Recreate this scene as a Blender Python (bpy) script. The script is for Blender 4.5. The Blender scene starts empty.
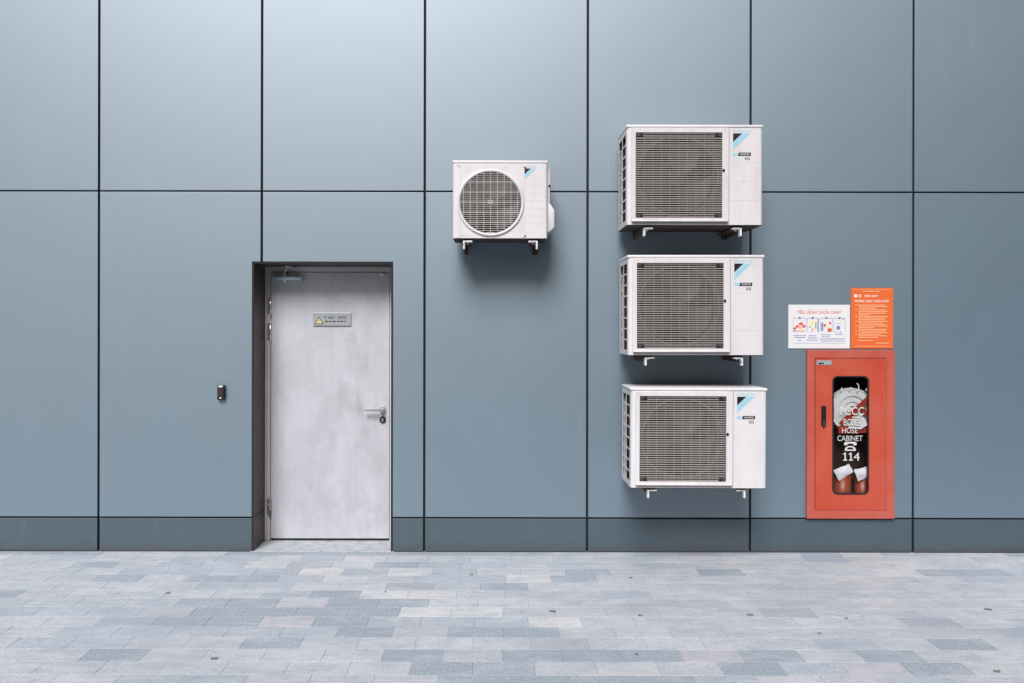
import bpy, bmesh, math, random
from mathutils import Vector, Matrix
random.seed(7)
R = math.radians
S = bpy.context.scene
COL = S.collection
PI = math.pi

# ------------------------------------------------------------------ materials
def mat(name, col, rough=0.5, metal=0.0, spec=0.5, coat=0.0):
    m = bpy.data.materials.new(name); m.use_nodes = True
    b = m.node_tree.nodes['Principled BSDF']
    b.inputs['Base Color'].default_value = (*col, 1)
    b.inputs['Roughness'].default_value = rough
    b.inputs['Metallic'].default_value = metal
    b.inputs['Specular IOR Level'].default_value = spec
    b.inputs['Coat Weight'].default_value = coat
    return m
def N(m, t, **kw):
    n = m.node_tree.nodes.new(t)
    for k, v in kw.items(): setattr(n, k, v)
    return n
def L(m, a, b): m.node_tree.links.new(a, b)
def bsdf(m): return m.node_tree.nodes['Principled BSDF']
def coords(m, scale=(1, 1, 1), kind='Object', rnd=False):
    tc = N(m, 'ShaderNodeTexCoord'); mp = N(m, 'ShaderNodeMapping')
    mp.inputs['Scale'].default_value = scale
    L(m, tc.outputs[kind], mp.inputs['Vector'])
    if rnd:
        oi = N(m, 'ShaderNodeObjectInfo'); mu = N(m, 'ShaderNodeMath', operation='MULTIPLY'); mu.inputs[1].default_value = 40
        L(m, oi.outputs['Random'], mu.inputs[0]); L(m, mu.outputs[0], mp.inputs['Location'])
    return mp.outputs['Vector']
def noise(m, vec, scale, detail=4, rough=0.55):
    n = N(m, 'ShaderNodeTexNoise'); n.inputs['Scale'].default_value = scale
    n.inputs['Detail'].default_value = detail; n.inputs['Roughness'].default_value = rough
    L(m, vec, n.inputs['Vector']); return n.outputs['Fac']
def ramp(m, fac, stops):
    r = N(m, 'ShaderNodeValToRGB'); e = r.color_ramp.elements
    while len(e) < len(stops): e.new(0.5)
    for i, (p, c) in enumerate(stops):
        e[i].position = p; e[i].color = (*c, 1) if len(c) == 3 else c
    L(m, fac, r.inputs['Fac']); return r.outputs['Color']
def mix(m, fac, a, b, blend='MIX'):
    n = N(m, 'ShaderNodeMix', data_type='RGBA', blend_type=blend)
    for sock, v in ((n.inputs['Factor'], fac), (n.inputs['A'], a), (n.inputs['B'], b)):
        pass
    i = [s for s in n.inputs if s.enabled]
    fa, A, B = i[0], i[1], i[2]
    for sock, v in ((fa, fac), (A, a), (B, b)):
        if hasattr(v, 'is_linked'): L(m, v, sock)
        elif isinstance(v, (int, float)): sock.default_value = v
        else: sock.default_value = (*v, 1)
    return [o for o in n.outputs if o.enabled][0]
def bump(m, h, strength=0.2, dist=0.002, normal=None):
    b = N(m, 'ShaderNodeBump'); b.inputs['Strength'].default_value = strength; b.inputs['Distance'].default_value = dist
    L(m, h, b.inputs['Height'])
    if normal: L(m, normal, b.inputs['Normal'])
    return b.outputs['Normal']
G = lambda v: (v, v, v)

# aluminium cladding: satin blue grey, faint mottling, faint vertical run marks
def cladding(name, c, dirt=False):
    m = mat(name, c, 0.42, 0.5, 0.5, 1.0); bsdf(m).inputs['Coat IOR'].default_value = (1.7 if dirt else 2.75); bsdf(m).inputs['Coat Roughness'].default_value = 0.53
    v = coords(m, (1, 1, 1), rnd=True)
    n1 = noise(m, v, 2.2, 6)
    n2 = noise(m, coords(m, (26, 1, 1.1), rnd=True), 1.5, 5)
    c2 = tuple(x*0.965 for x in c); c3 = tuple(min(1, x*1.03) for x in c)
    a = ramp(m, n1, [(0.3, c2), (0.7, c3)])
    b = ramp(m, n2, [(0.35, G(0.975)), (0.65, G(1.0))])
    out = mix(m, 1.0, a, b, 'MULTIPLY')
    dr = noise(m, coords(m, (34, 1, 0.7), rnd=True), 1.0, 6, 0.7); pt = noise(m, coords(m, (1, 1, 1), rnd=True), 1.1, 3)
    k_ = mix(m, 1.0, ramp(m, dr, [(0.56, G(0)), (0.76, G(0.30))]), ramp(m, pt, [(0.45, G(0)), (0.65, G(1))]), 'MULTIPLY')
    out = mix(m, k_, out, (0.24, 0.27, 0.29))
    if dirt:   # splashed dirt in a low uneven band, dusty runs
        tc = N(m, 'ShaderNodeTexCoord'); sp = N(m, 'ShaderNodeSeparateXYZ'); L(m, tc.outputs['Object'], sp.inputs[0])
        nn = noise(m, coords(m, (5, 1, 14), rnd=True), 1.6, 7, 0.65)
        ad = N(m, 'ShaderNodeMath', operation='MULTIPLY_ADD'); L(m, nn, ad.inputs[0]); ad.inputs[1].default_value = 0.16; ad.inputs[2].default_value = -0.055
        su = N(m, 'ShaderNodeMath', operation='SUBTRACT'); L(m, sp.outputs['Z'], su.inputs[0]); L(m, ad.outputs[0], su.inputs[1])
        mr = N(m, 'ShaderNodeMapRange'); L(m, su.outputs[0], mr.inputs['Value'])
        mr.inputs['From Min'].default_value = -0.01; mr.inputs['From Max'].default_value = 0.05
        mr.inputs['To Min'].default_value = 0.6; mr.inputs['To Max'].default_value = 0.0
        out = mix(m, mr.outputs[0], out, (0.055, 0.06, 0.062))
        st = noise(m, coords(m, (40, 1, 2.0), rnd=True), 1.0, 6, 0.7)
        sr = ramp(m, st, [(0.62, G(0)), (0.78, G(0.35))])
        out = mix(m, sr, out, (0.20, 0.24, 0.26))
    L(m, out, bsdf(m).inputs['Base Color'])
    fine = noise(m, v, 420, 2)
    wave = noise(m, v, 1.0, 2)
    nm = bump(m, wave, 0.35, 0.010)
    L(m, bump(m, fine, 0.05, 0.0006, nm), bsdf(m).inputs['Normal'])
    rr = ramp(m, n1, [(0.3, G(0.55)), (0.7, G(0.60))]); L(m, rr, bsdf(m).inputs['Roughness'])
    return m
PANEL_C = (0.070, 0.165, 0.240)
M = {}
M['panel'] = cladding('blue_grey_cladding', PANEL_C)
M['plinth'] = cladding('plinth_cladding', (0.055, 0.100, 0.130), True)
M['edge'] = mat('dark_backing', (0.012, 0.013, 0.015), 0.8)
M['brown'] = mat('brown_reveal_paint', (0.055, 0.036, 0.030), 0.45)
v = coords(M['brown'], (18, 18, 1.4)); n = noise(M['brown'], v, 3, 6, .6)
L(M['brown'], ramp(M['brown'], n, [(0.3, (0.040, 0.024, 0.020)), (0.75, (0.075, 0.044, 0.035))]), bsdf(M['brown']).inputs['Base Color'])
M['black'] = mat('black_plastic', (0.012, 0.012, 0.013), 0.35)
M['darkmetal'] = mat('dark_metal', (0.03, 0.03, 0.032), 0.4, 0.5)
M['steel'] = mat('brushed_steel', (0.78, 0.79, 0.81), 0.3, 0.9)
M['closer'] = mat('blue_grey_closer_paint', (0.62, 0.76, 0.86), 0.35)
M['concrete'] = mat('wall_core', (0.04, 0.04, 0.042), 0.9)

# door paint: worn pale grey with smears, vertical runs, scratches
def door_mat(name, base=(0.60, 0.62, 0.68), stains=()):
    m = mat(name, base, 0.42, 0.15)
    lo = tuple(x*0.72 for x in base)
    v = coords(m, (1, 1, 1))
    a = noise(m, coords(m, (1.6, 1, 1.0)), 2.4, 7, 0.62)
    s = noise(m, coords(m, (22, 1, 1.0)), 1.1, 5, 0.55)
    sw = N(m, 'ShaderNodeTexNoise'); sw.inputs['Scale'].default_value = 3.0; sw.inputs['Detail'].default_value = 5; sw.inputs['Distortion'].default_value = 0.6
    L(m, coords(m, (1.2, 1, 0.8)), sw.inputs['Vector'])
    c = mix(m, ramp(m, a, [(0.36, G(0.75)), (0.64, G(0.0))]), base, lo)
    c = mix(m, ramp(m, s, [(0.5, G(0.0)), (0.75, G(0.30))]), c, tuple(x*0.72 for x in base))
    c = mix(m, ramp(m, sw.outputs['Fac'], [(0.52, G(0.0)), (0.56, G(0.16)), (0.66, G(0.0))]), c, tuple(x*0.6 for x in base))
    if stains:
        for (sx_, sz_, rx, rz_, amt_, ang) in stains:
            tc = N(m, 'ShaderNodeTexCoord'); mp = N(m, 'ShaderNodeMapping', vector_type='TEXTURE'); mp.inputs['Location'].default_value = (sx_, 0, sz_)
            mp.inputs['Rotation'].default_value = (0, R(ang), 0); mp.inputs['Scale'].default_value = (rx, 50, rz_); L(m, tc.outputs['Object'], mp.inputs['Vector'])
            ln = N(m, 'ShaderNodeVectorMath', operation='LENGTH'); L(m, mp.outputs['Vector'], ln.inputs[0])
            nz = noise(m, coords(m, (1, 1, 0.6)), 9, 8, 0.65); ad = N(m, 'ShaderNodeMath', operation='MULTIPLY_ADD'); L(m, nz, ad.inputs[0]); ad.inputs[1].default_value = 3.4; L(m, ln.outputs['Value'], ad.inputs[2])
            mr = N(m, 'ShaderNodeMapRange'); L(m, ad.outputs[0], mr.inputs['Value']); mr.inputs['From Min'].default_value = 1.75; mr.inputs['From Max'].default_value = 2.6; mr.inputs['To Min'].default_value = amt_; mr.inputs['To Max'].default_value = 0
            c = mix(m, mr.outputs[0], c, tuple(x*0.55 for x in base))
    sc = noise(m, coords(m, (60, 1, 5)), 2.0, 3, 0.6)
    c = mix(m, ramp(m, sc, [(0.73, G(0.0)), (0.76, G(0.5))]), c, (0.2, 0.2, 0.21))
    L(m, c, bsdf(m).inputs['Base Color'])
    L(m, ramp(m, a, [(0.3, G(0.55)), (0.7, G(0.33))]), bsdf(m).inputs['Roughness'])
    L(m, bump(m, noise(m, v, 5, 3), 0.15, 0.004), bsdf(m).inputs['Normal'])
    return m
M['door'] = door_mat('worn_door_paint', stains=[(-1.07, 1.43, .14, .24, .40, -35), (-1.10, 1.10, .26, .13, .38, 30), (-1.40, 0.75, .12, .42, .30, 10), (-1.05, 0.95, .10, .3, .3, 0), (-1.25, 0.30, .4, .12, .25, 0), (-0.90, 1.90, .06, .16, .5, 0)])
M['frame'] = door_mat('worn_frame_paint', (0.68, 0.67, 0.70))
M['rust'] = mat('rusty_hinge', (0.22, 0.2, 0.19), 0.6, 0.4)
n = noise(M['rust'], coords(M['rust'], (1, 1, 1)), 60, 4)
L(M['rust'], ramp(M['rust'], n, [(0.42, (0.03, 0.025, 0.022)), (0.58, (0.5, 0.49, 0.5))]), bsdf(M['rust']).inputs['Base Color'])

# air conditioner plastics and metal
def enamel(name, c=(0.70, 0.695, 0.715), dirt=0.5):
    m = mat(name, c, 0.38)
    a = noise(m, coords(m, (9, 9, 1.3), rnd=True), 1.3, 7, 0.65)
    b = noise(m, coords(m, (1, 1, 1), rnd=True), 5, 5)
    f = mix(m, 1.0, ramp(m, a, [(0.46, G(0)), (0.72, G(dirt))]), ramp(m, b, [(0.35, G(0.15)), (0.65, G(1))]), 'MULTIPLY')
    o = mix(m, f, c, (0.42, 0.39, 0.36))
    L(m, o, bsdf(m).inputs['Base Color'])
    return m
M['enamel'] = enamel('white_enamel')
M['lid'] = enamel('white_enamel_lid', (0.74, 0.735, 0.76), 0.3)
M['guard'] = mat('guard_wire', (0.36, 0.34, 0.32), 0.5)
M['guardlight'] = mat('guard_wire_white', (0.50, 0.49, 0.48), 0.45)
M['shroud'] = mat('fan_shroud', (0.05, 0.045, 0.042), 0.6)
M['ring'] = mat('bell_mouth', (0.17, 0.16, 0.15), 0.5)
M['blade'] = mat('fan_blade', (0.05, 0.047, 0.046), 0.5)
m = M['coil'] = mat('coil_fins', (0.035, 0.034, 0.035), 0.6, 0.3)
w = N(m, 'ShaderNodeTexWave'); w.inputs['Scale'].default_value = 60; w.bands_direction = 'Y'
L(m, coords(m), w.inputs['Vector']); L(m, ramp(m, w.outputs['Fac'], [(0.4, G(0.006)), (0.8, G(0.022))]), bsdf(m).inputs['Base Color'])
M['green'] = mat('dark_green_edge', (0.10, 0.115, 0.10), 0.7)  # dark green strip beneath the bottom lip of the guard surround
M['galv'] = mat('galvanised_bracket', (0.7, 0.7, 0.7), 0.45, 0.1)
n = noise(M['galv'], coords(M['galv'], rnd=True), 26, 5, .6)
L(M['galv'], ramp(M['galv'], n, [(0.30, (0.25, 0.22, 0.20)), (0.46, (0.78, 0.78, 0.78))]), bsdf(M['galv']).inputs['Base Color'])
M['pan'] = mat('shade_brown_base_pan', (0.035, 0.025, 0.022), 0.8)  # shade beneath the units put into the pan and foot colour
M['shadearm'] = mat('shade_brown_bracket_arm', (0.07, 0.042, 0.032), 0.8)  # arm and upright coloured dark brown to stand in for shade under the unit
M['ink'] = mat('black_print', (0.012, 0.013, 0.016), 0.4)
M['skyblue'] = mat('light_blue_print', (0.33, 0.60, 0.74), 0.4)

# hose cabinet
def redpaint(name, c):
    m = mat(name, c, 0.42, 0, 0.35)
    a = noise(m, coords(m, (1.2, 1, 1)), 3.2, 6, .6)
    o = mix(m, ramp(m, a, [(0.35, G(0.0)), (0.72, G(0.40))]), c, (0.56, 0.19, 0.14))
    s = noise(m, coords(m, (22, 1, 1.5)), 1.5, 6, .65)
    o = mix(m, ramp(m, s, [(0.55, G(0.0)), (0.8, G(0.35))]), o, (0.52, 0.10, 0.06))
    L(m, o, bsdf(m).inputs['Base Color'])
    L(m, bump(m, noise(m, coords(m), 2.5, 2), 0.15, 0.005), bsdf(m).inputs['Normal'])
    return m
M['red'] = redpaint('red_paint', (0.47, 0.058, 0.028))
M['redframe'] = redpaint('faded_red_paint', (0.44, 0.085, 0.060))
M['redline'] = mat('dark_red_gap', (0.14, 0.022, 0.014), 0.7)
M['inside'] = mat('cabinet_inside', (0.03, 0.014, 0.011), 0.7)
M['rubber'] = mat('rubber_seal', (0.015, 0.013, 0.013), 0.5)
M['hose'] = mat('white_canvas_hose', (0.68, 0.72, 0.73), 0.8)
w = N(M['hose'], 'ShaderNodeTexNoise'); w.inputs['Scale'].default_value = 300; L(M['hose'], coords(M['hose']), w.inputs['Vector'])
L(M['hose'], bump(M['hose'], w.outputs['Fac'], .4, .001), bsdf(M['hose']).inputs['Normal'])
M['hosered'] = mat('red_coupling', (0.30, 0.035, 0.018), 0.45)
M['bottle'] = mat('red_brown_cylinder', (0.26, 0.045, 0.016), 0.4)
M['cloth'] = mat('white_wrapping', (0.72, 0.74, 0.80), 0.7)
M['white'] = mat('white_print', (0.85, 0.85, 0.85), 0.5)
M['whitefilm'] = mat('white_vinyl', (0.62, 0.62, 0.62), 0.5)
M['chrome'] = mat('bright_fitting', (0.8, 0.8, 0.8), 0.2, 1.0)
m = M['glass'] = mat('clear_pane', (1, 1, 1), 0.03)
g = bsdf(m); nt = m.node_tree
tr = N(m, 'ShaderNodeBsdfTransparent'); gl = N(m, 'ShaderNodeBsdfGlossy'); gl.inputs['Roughness'].default_value = 0.05
fr = N(m, 'ShaderNodeFresnel'); fr.inputs['IOR'].default_value = 1.25; mx = N(m, 'ShaderNodeMixShader')
L(m, fr.outputs[0], mx.inputs[0]); L(m, tr.outputs[0], mx.inputs[1]); L(m, gl.outputs[0], mx.inputs[2])
L(m, mx.outputs[0], nt.nodes['Material Output'].inputs['Surface'])

# signs
M['signwhite'] = mat('white_sign_board', (0.74, 0.75, 0.76), 0.35)
M['signorange'] = mat('orange_sign_board', (0.72, 0.15, 0.04), 0.35)
M['orangepale'] = mat('pale_orange_print', (0.90, 0.55, 0.33), 0.5)
M['redprint'] = mat('red_print', (0.66, 0.09, 0.06), 0.5)
M['blueprint'] = mat('blue_print', (0.16, 0.24, 0.50), 0.5)
M['pinkprint'] = mat('pink_print', (0.80, 0.42, 0.36), 0.5)
M['greenprint'] = mat('green_print', (0.22, 0.48, 0.42), 0.5)
M['yellow'] = mat('yellow_print', (0.80, 0.68, 0.34), 0.5)
M['plate'] = mat('grey_name_plate', (0.42, 0.46, 0.48), 0.35, 0.3)
M['leaf'] = mat('dead_leaf', (0.17, 0.165, 0.17), 0.8)
M['litter'] = mat('white_litter', (0.7, 0.7, 0.7), 0.7)

# pavers: colour per stone + granite speckle + dirt
m = M['paver'] = mat('concrete_pavers', (0.5, 0.5, 0.5), 0.72)
at = N(m, 'ShaderNodeAttribute'); at.attribute_name = 'stone'
v = coords(m)
sp = noise(m, v, 90, 5, 0.95); sp2 = noise(m, v, 60, 4, 0.7)
sep = N(m, 'ShaderNodeSeparateColor'); L(m, at.outputs['Color'], sep.inputs[0])
amt = N(m, 'ShaderNodeMath', operation='MULTIPLY'); amt.inputs[1].default_value = 1.0; L(m, at.outputs['Alpha'], amt.inputs[0])
dk = ramp(m, sp, [(0.38, G(1)), (0.49, G(0))])
f1 = mix(m, 1.0, dk, amt.outputs[0], 'MULTIPLY')
c = mix(m, f1, at.outputs['Color'], (0.07, 0.105, 0.14))
lt = ramp(m, sp2, [(0.52, G(0)), (0.66, G(0.45))])
c = mix(m, lt, c, (0.62, 0.64, 0.66))
bl = noise(m, coords(m, (1, 2.2, 1)), 5.0, 7, 0.75)
c = mix(m, ramp(m, bl, [(0.47, G(0)), (0.60, G(0.38))]), c, (0.27, 0.335, 0.385))
bl2 = noise(m, coords(m, (1, 2.2, 1)), 3.2, 7, 0.75)
c = mix(m, ramp(m, bl2, [(0.50, G(0)), (0.64, G(0.40))]), c, (0.56, 0.575, 0.60))
d = noise(m, coords(m, (1, 1.6, 1)), 1.3, 8, 0.7)
c = mix(m, ramp(m, d, [(0.45, G(0)), (0.66, G(0.55))]), c, (0.27, 0.33, 0.385))
d2 = noise(m, coords(m, (1.2, 2.4, 1)), 9, 6, 0.7)
c = mix(m, ramp(m, d2, [(0.54, G(0)), (0.72, G(0.5))]), c, (0.20, 0.25, 0.28))
d3 = noise(m, coords(m, (1, 1.3, 1)), 22, 5, 0.6)
c = mix(m, ramp(m, d3, [(0.68, G(0)), (0.72, G(0.5))]), c, (0.16, 0.18, 0.19))
L(m, c, bsdf(m).inputs['Base Color'])
L(m, bump(m, sp, 0.35, 0.0012), bsdf(m).inputs['Normal'])
m = M['joint'] = mat('paver_joint_sand', (0.28, 0.31, 0.34), 0.95)
m = M['ground'] = mat('asphalt_ground', (0.09, 0.09, 0.092), 0.9)
L(m, ramp(m, noise(m, coords(m), 6, 8, .7), [(0.3, G(0.035)), (0.7, G(0.07))]), bsdf(m).inputs['Base Color'])
M['added_forecourt'] = mat('pale_concrete', (0.58, 0.60, 0.63), 0.7)
m = M['cement'] = mat('rough_cement_sill', (0.5, 0.52, 0.54), 0.85)
a = noise(m, coords(m, (3, 8, 1)), 4, 8, .7)
L(m, ramp(m, a, [(0.34, (0.10, 0.14, 0.17)), (0.40, (0.33, 0.38, 0.42)), (0.62, (0.50, 0.52, 0.55))]), bsdf(m).inputs['Base Color'])
L(m, bump(m, a, 0.5, 0.006), bsdf(m).inputs['Normal'])

# ------------------------------------------------------------------ mesh helpers
def bx(bm, x0, x1, y0, y1, z0, z1, mi=0, bev=0.0, seg=2):
    r = bmesh.ops.create_cube(bm, size=1.0)
    for q in r['verts']:
        q.co.x = (x0+x1)/2 + q.co.x*abs(x1-x0); q.co.y = (y0+y1)/2 + q.co.y*abs(y1-y0); q.co.z = (z0+z1)/2 + q.co.z*abs(z1-z0)
    fs = set(f for q in r['verts'] for f in q.link_faces)
    for f in fs: f.material_index = mi
    if bev:
        es = list(set(e for q in r['verts'] for e in q.link_edges))
        o = bmesh.ops.bevel(bm, geom=es, offset=bev, segments=seg, profile=0.5, affect='EDGES')
        for f in o['faces']: f.material_index = mi
def cyl(bm, p0, p1, r0, r1=None, seg=24, mi=0, cap=True):
    p0, p1 = Vector(p0), Vector(p1); r1 = r0 if r1 is None else r1
    d = (p1-p0).normalized(); a = d.orthogonal().normalized(); b = d.cross(a)
    A = [bm.verts.new(p0+(a*math.cos(t)+b*math.sin(t))*r0) for t in [2*PI*i/seg for i in range(seg)]]
    B = [bm.verts.new(p1+(a*math.cos(t)+b*math.sin(t))*r1) for t in [2*PI*i/seg for i in range(seg)]]
    for i in range(seg):
        j = (i+1) % seg
        f = bm.faces.new((A[i], A[j], B[j], B[i])); f.smooth = True; f.material_index = mi
    if cap:
        f = bm.faces.new(A[::-1]); f.material_index = mi
        f = bm.faces.new(B); f.material_index = mi
def prism(bm, pts, y0, y1, mi=0):     # polygon in x,z extruded along y
    A = [bm.verts.new((x, y0, z)) for x, z in pts]; B = [bm.verts.new((x, y1, z)) for x, z in pts]
    n = len(pts)
    fs = [bm.faces.new(A), bm.faces.new(B[::-1])]
    for i in range(n):
        j = (i+1) % n; fs.append(bm.faces.new((A[i], B[i], B[j], A[j])))
    for f in fs: f.material_index = mi
def annulus(bm, cx, cz, ri, ro, y0, y1, seg=48, mi=0):
    rings = []
    for (r, y) in ((ri, y0), (ro, y0), (ro, y1), (ri, y1)):
        rings.append([bm.verts.new((cx+r*math.cos(2*PI*i/seg), y, cz+r*math.sin(2*PI*i/seg))) for i in range(seg)])
    for k in range(4):
        A, B = rings[k], rings[(k+1) % 4]
        for i in range(seg):
            j = (i+1) % seg
            f = bm.faces.new((A[i], A[j], B[j], B[i])); f.material_index = mi; f.smooth = k in (1, 3)
def torus_y(bm, cx, cy, cz, Rr, r, seg=48, sub=8, mi=0, flat=1.0):
    rings = []
    for i in range(seg):
        t = 2*PI*i/seg
        rings.append([bm.verts.new((cx+(Rr+r*math.cos(2*PI*k/sub))*math.cos(t), cy+flat*r*math.sin(2*PI*k/sub), cz+(Rr+r*math.cos(2*PI*k/sub))*math.sin(t))) for k in range(sub)])
    for i in range(seg):
        for k in range(sub):
            f = bm.faces.new((rings[i][k], rings[(i+1) % seg][k], rings[(i+1) % seg][(k+1) % sub], rings[i][(k+1) % sub])); f.smooth = True; f.material_index = mi
def rrect(x0, x1, z0, z1, r, n=6):
    pts = []
    for cx, cz, a in ((x1-r, z1-r, 0), (x0+r, z1-r, 90), (x0+r, z0+r, 180), (x1-r, z0+r, 270)):
        for i in range(n+1):
            t = R(a+90*i/n); pts.append((cx+r*math.cos(t), cz+r*math.sin(t)))
    return pts
def loop_plate(bm, outer, inner, y0, y1, mi=0):   # two loops of the same length, plate with a hole
    n = len(outer); V = []
    for pts, y in ((outer, y0), (outer, y1), (inner, y1), (inner, y0)):
        V.append([bm.verts.new((x, y, z)) for x, z in pts])
    for k in range(4):
        A, B = V[k], V[(k+1) % 4]
        for i in range(n):
            j = (i+1) % n
            f = bm.faces.new((A[i], A[j], B[j], B[i])); f.material_index = mi
def sheet_grid(bm, xs, zs, holes, y0, y1, mi=0, bev=0.0):
    """flat slab cut from a grid; cells whose centre is inside a hole are left out"""
    V = {}
    def vv(i, k):
        if (i, k) not in V: V[(i, k)] = bm.verts.new((xs[i], y0, zs[k]))
        return V[(i, k)]
    fs = []
    for i in range(len(xs)-1):
        for k in range(len(zs)-1):
            cx, cz = (xs[i]+xs[i+1])/2, (zs[k]+zs[k+1])/2
            if any(h[0] < cx < h[1] and h[2] < cz < h[3] for h in holes): continue
            fs.append(bm.faces.new((vv(i, k), vv(i+1, k), vv(i+1, k+1), vv(i, k+1))))
    r = bmesh.ops.extrude_face_region(bm, geom=fs)
    for q in [g for g in r['geom'] if isinstance(g, bmesh.types.BMVert)]: q.co.y = y1
    bmesh.ops.recalc_face_normals(bm, faces=bm.faces)
    for f in bm.faces: f.material_index = mi
    if bev:
        es = [e for e in bm.edges if len(e.link_faces) == 2 and e.calc_face_angle(0) > 1 and all(abs(q.co.y-min(y0, y1)) < 1e-6 for q in e.verts)]
        bmesh.ops.bevel(bm, geom=es, offset=bev, segments=2, profile=0.5, affect='EDGES', clamp_overlap=True)

def wloc(o):
    p = Vector((0, 0, 0))
    while o: p += o.location; o = o.parent
    return p
def obj(name, bm, mats, parent=None, origin=None, recalc=True):
    if recalc: bmesh.ops.recalc_face_normals(bm, faces=bm.faces)
    me = bpy.data.meshes.new(name)
    off = wloc(parent) if parent else Vector(origin or (0, 0, 0))
    bmesh.ops.translate(bm, verts=bm.verts, vec=-off)
    bm.to_mesh(me); bm.free()
    for q in (mats if isinstance(mats, (list, tuple)) else [mats]): me.materials.append(q)
    o = bpy.data.objects.new(name, me); COL.objects.link(o)
    if parent: o.parent = parent
    elif origin: o.location = origin
    return o
def tag(o, label=None, cat=None, group=None, kind=None):
    if label: o['label'] = label
    if cat: o['category'] = cat
    if group: o['group'] = group
    if kind: o['kind'] = kind
    return o
def thing(name, loc, label, cat, group=None):
    o = bpy.data.objects.new(name, None); COL.objects.link(o); o.location = loc; o.empty_display_size = 0.1
    return tag(o, label, cat, group)
def copy_tree(o, parent=None):
    c = o.copy(); COL.objects.link(c)
    if parent: c.parent = parent
    for ch in [x for x in bpy.data.objects if x.parent == o]: copy_tree(ch, c)
    return c
def text(bm, s, x, z, w, h, y, mi=0, th=0.0008, shear=0.0, bold=0.0):
    """lettering fitted into a box x..x+w, z..z+h, facing -y"""
    cu = bpy.data.curves.new('t', 'FONT'); cu.body = s; cu.resolution_u = 3; cu.shear = shear; cu.offset = bold
    o = bpy.data.objects.new('t', cu); COL.objects.link(o)
    dg = bpy.context.evaluated_depsgraph_get(); me = bpy.data.meshes.new_from_object(o.evaluated_get(dg))
    bpy.data.objects.remove(o); bpy.data.curves.remove(cu)
    if not me.vertices: return
    X = [q.co.x for q in me.vertices]; Y = [q.co.y for q in me.vertices]
    sx = w/(max(X)-min(X)); sy = h/(max(Y)-min(Y)); mx_, my_ = min(X), min(Y)
    vs = [bm.verts.new((x+(q.co.x-mx_)*sx, y, z+(q.co.y-my_)*sy)) for q in me.vertices]
    fs = []
    for p in me.polygons:
        try: f = bm.faces.new([vs[i] for i in p.vertices]); f.material_index = mi; fs.append(f)
        except ValueError: pass
    bpy.data.meshes.remove(me)
NB = bmesh.new

# ------------------------------------------------------------------ place and scale
F, D, CZ, VX, VY = 844.0, 6.327, 1.664, 495.0, 330.0      # focal length in pixels, camera distance and height
def PX(px, y=0.0): return (px-VX)*(D+y)/F
def PZ(py, y=0.0): return CZ+(VY-py)*(D+y)/F

# ------------------------------------------------------------------ ground and paving
bm = NB(); bx(bm, -150, 150, -150, 150, -0.3, -0.03)
tag(obj('ground', bm, M['ground']), kind='structure')

PW, PL = 0.1655, 0.3050
spans = {   # rows of stones counted from the wall; x in photo pixels at the middle of the row
 1: (847.8, [(61, 109, 'M'), (157, 253, 'M'), (301, 346, 'M'), (545, 566, 'D'), (815, 848, 'D'), (992, 1024, 'M')]),
 2: (289.3, [(71, 114, 'D'), (155, 249, 'M'), (247, 289, 'B'), (289, 329, 'M'), (374, 415, 'D'), (415, 484, 'M'), (545, 589, 'M'), (589, 632, 'L'), (632, 700, 'M'), (802, 827, 'M')]),
 3: (388.3, [(122, 162, 'M'), (162, 241, 'M'), (240, 255, 'B'), (255, 298, 'M'), (298, 344, 'B'), (344, 388, 'M'), (388, 433, 'B'), (433, 478, 'M'), (520, 543, 'M'), (581, 609, 'D'), (698, 741, 'D'), (838, 891, 'M'), (926, 1005, 'D')]),
 4: (369.3, [(93, 139, 'D'), (184, 275, 'D'), (275, 324, 'M'), (324, 369, 'B'), (415, 504, 'M'), (504, 550, 'B'), (550, 596, 'D'), (962, 1024, 'M')]),
 5: (387.1, [(199, 246, 'M'), (246, 292, 'M'), (387, 433, 'Q'), (433, 478, 'M'), (478, 526, 'D'), (526, 548, 'D'), (756, 805, 'M')]),
 6: (360.4, [(0, 23, 'D'), (246, 265, 'B'), (265, 313, 'M'), (313, 360, 'D'), (360, 453, 'B'), (596, 637, 'M'), (795, 817, 'M'), (843, 868, 'Q'), (868, 891, 'M')]),
 7: (328.7, [(178, 275, 'D'), (275, 329, 'L'), (329, 377, 'D'), (377, 425, 'D'), (629, 677, 'L')]),
 8: (400.2, [(0, 141, 'M'), (141, 195, 'L'), (195, 296, 'D'), (296, 400, 'D'), (400, 510, 'B'), (759, 815, 'Q')]),
 9: (261.4, [(101, 157, 'M'), (157, 261, 'D'), (261, 316, 'L'), (316, 367, 'D'), (367, 510, 'M'), (510, 528, 'D'), (528, 557, 'B'), (901, 957, 'Q')]),
 10: (393.4, [(61, 86, 'D'), (86, 228, 'M'), (228, 339, 'M'), (339, 393, 'D'), (393, 449, 'L'), (449, 558, 'D'), (558, 612, 'W'), (1000, 1024, 'D')]),
 11: (301.5, [(0, 127, 'M'), (244, 301, 'D'), (530, 586, 'L'), (825, 871, 'M'), (929, 992, 'D')]),
 12: (443.4, [(81, 150, 'D'), (354, 382, 'M'), (382, 443, 'D'), (504, 563, 'D'), (563, 679, 'D'), (683, 738, 'L'), (738, 802, 'D'), (858, 919, 'D')]),
 13: (411.4, [(411, 471, 'D'), (471, 533, 'D'), (596, 657, 'B'), (718, 779, 'D'), (779, 843, 'M'), (843, 904, 'L'), (906, 970, 'D')]),
 14: (438.3, [(46, 55, 'D'), (94, 152, 'M'), (203, 260, 'M'), (250, 311, 'L'), (438, 510, 'D'), (510, 693, 'D'), (693, 770, 'M'), (888, 949, 'M')]),
}
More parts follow.
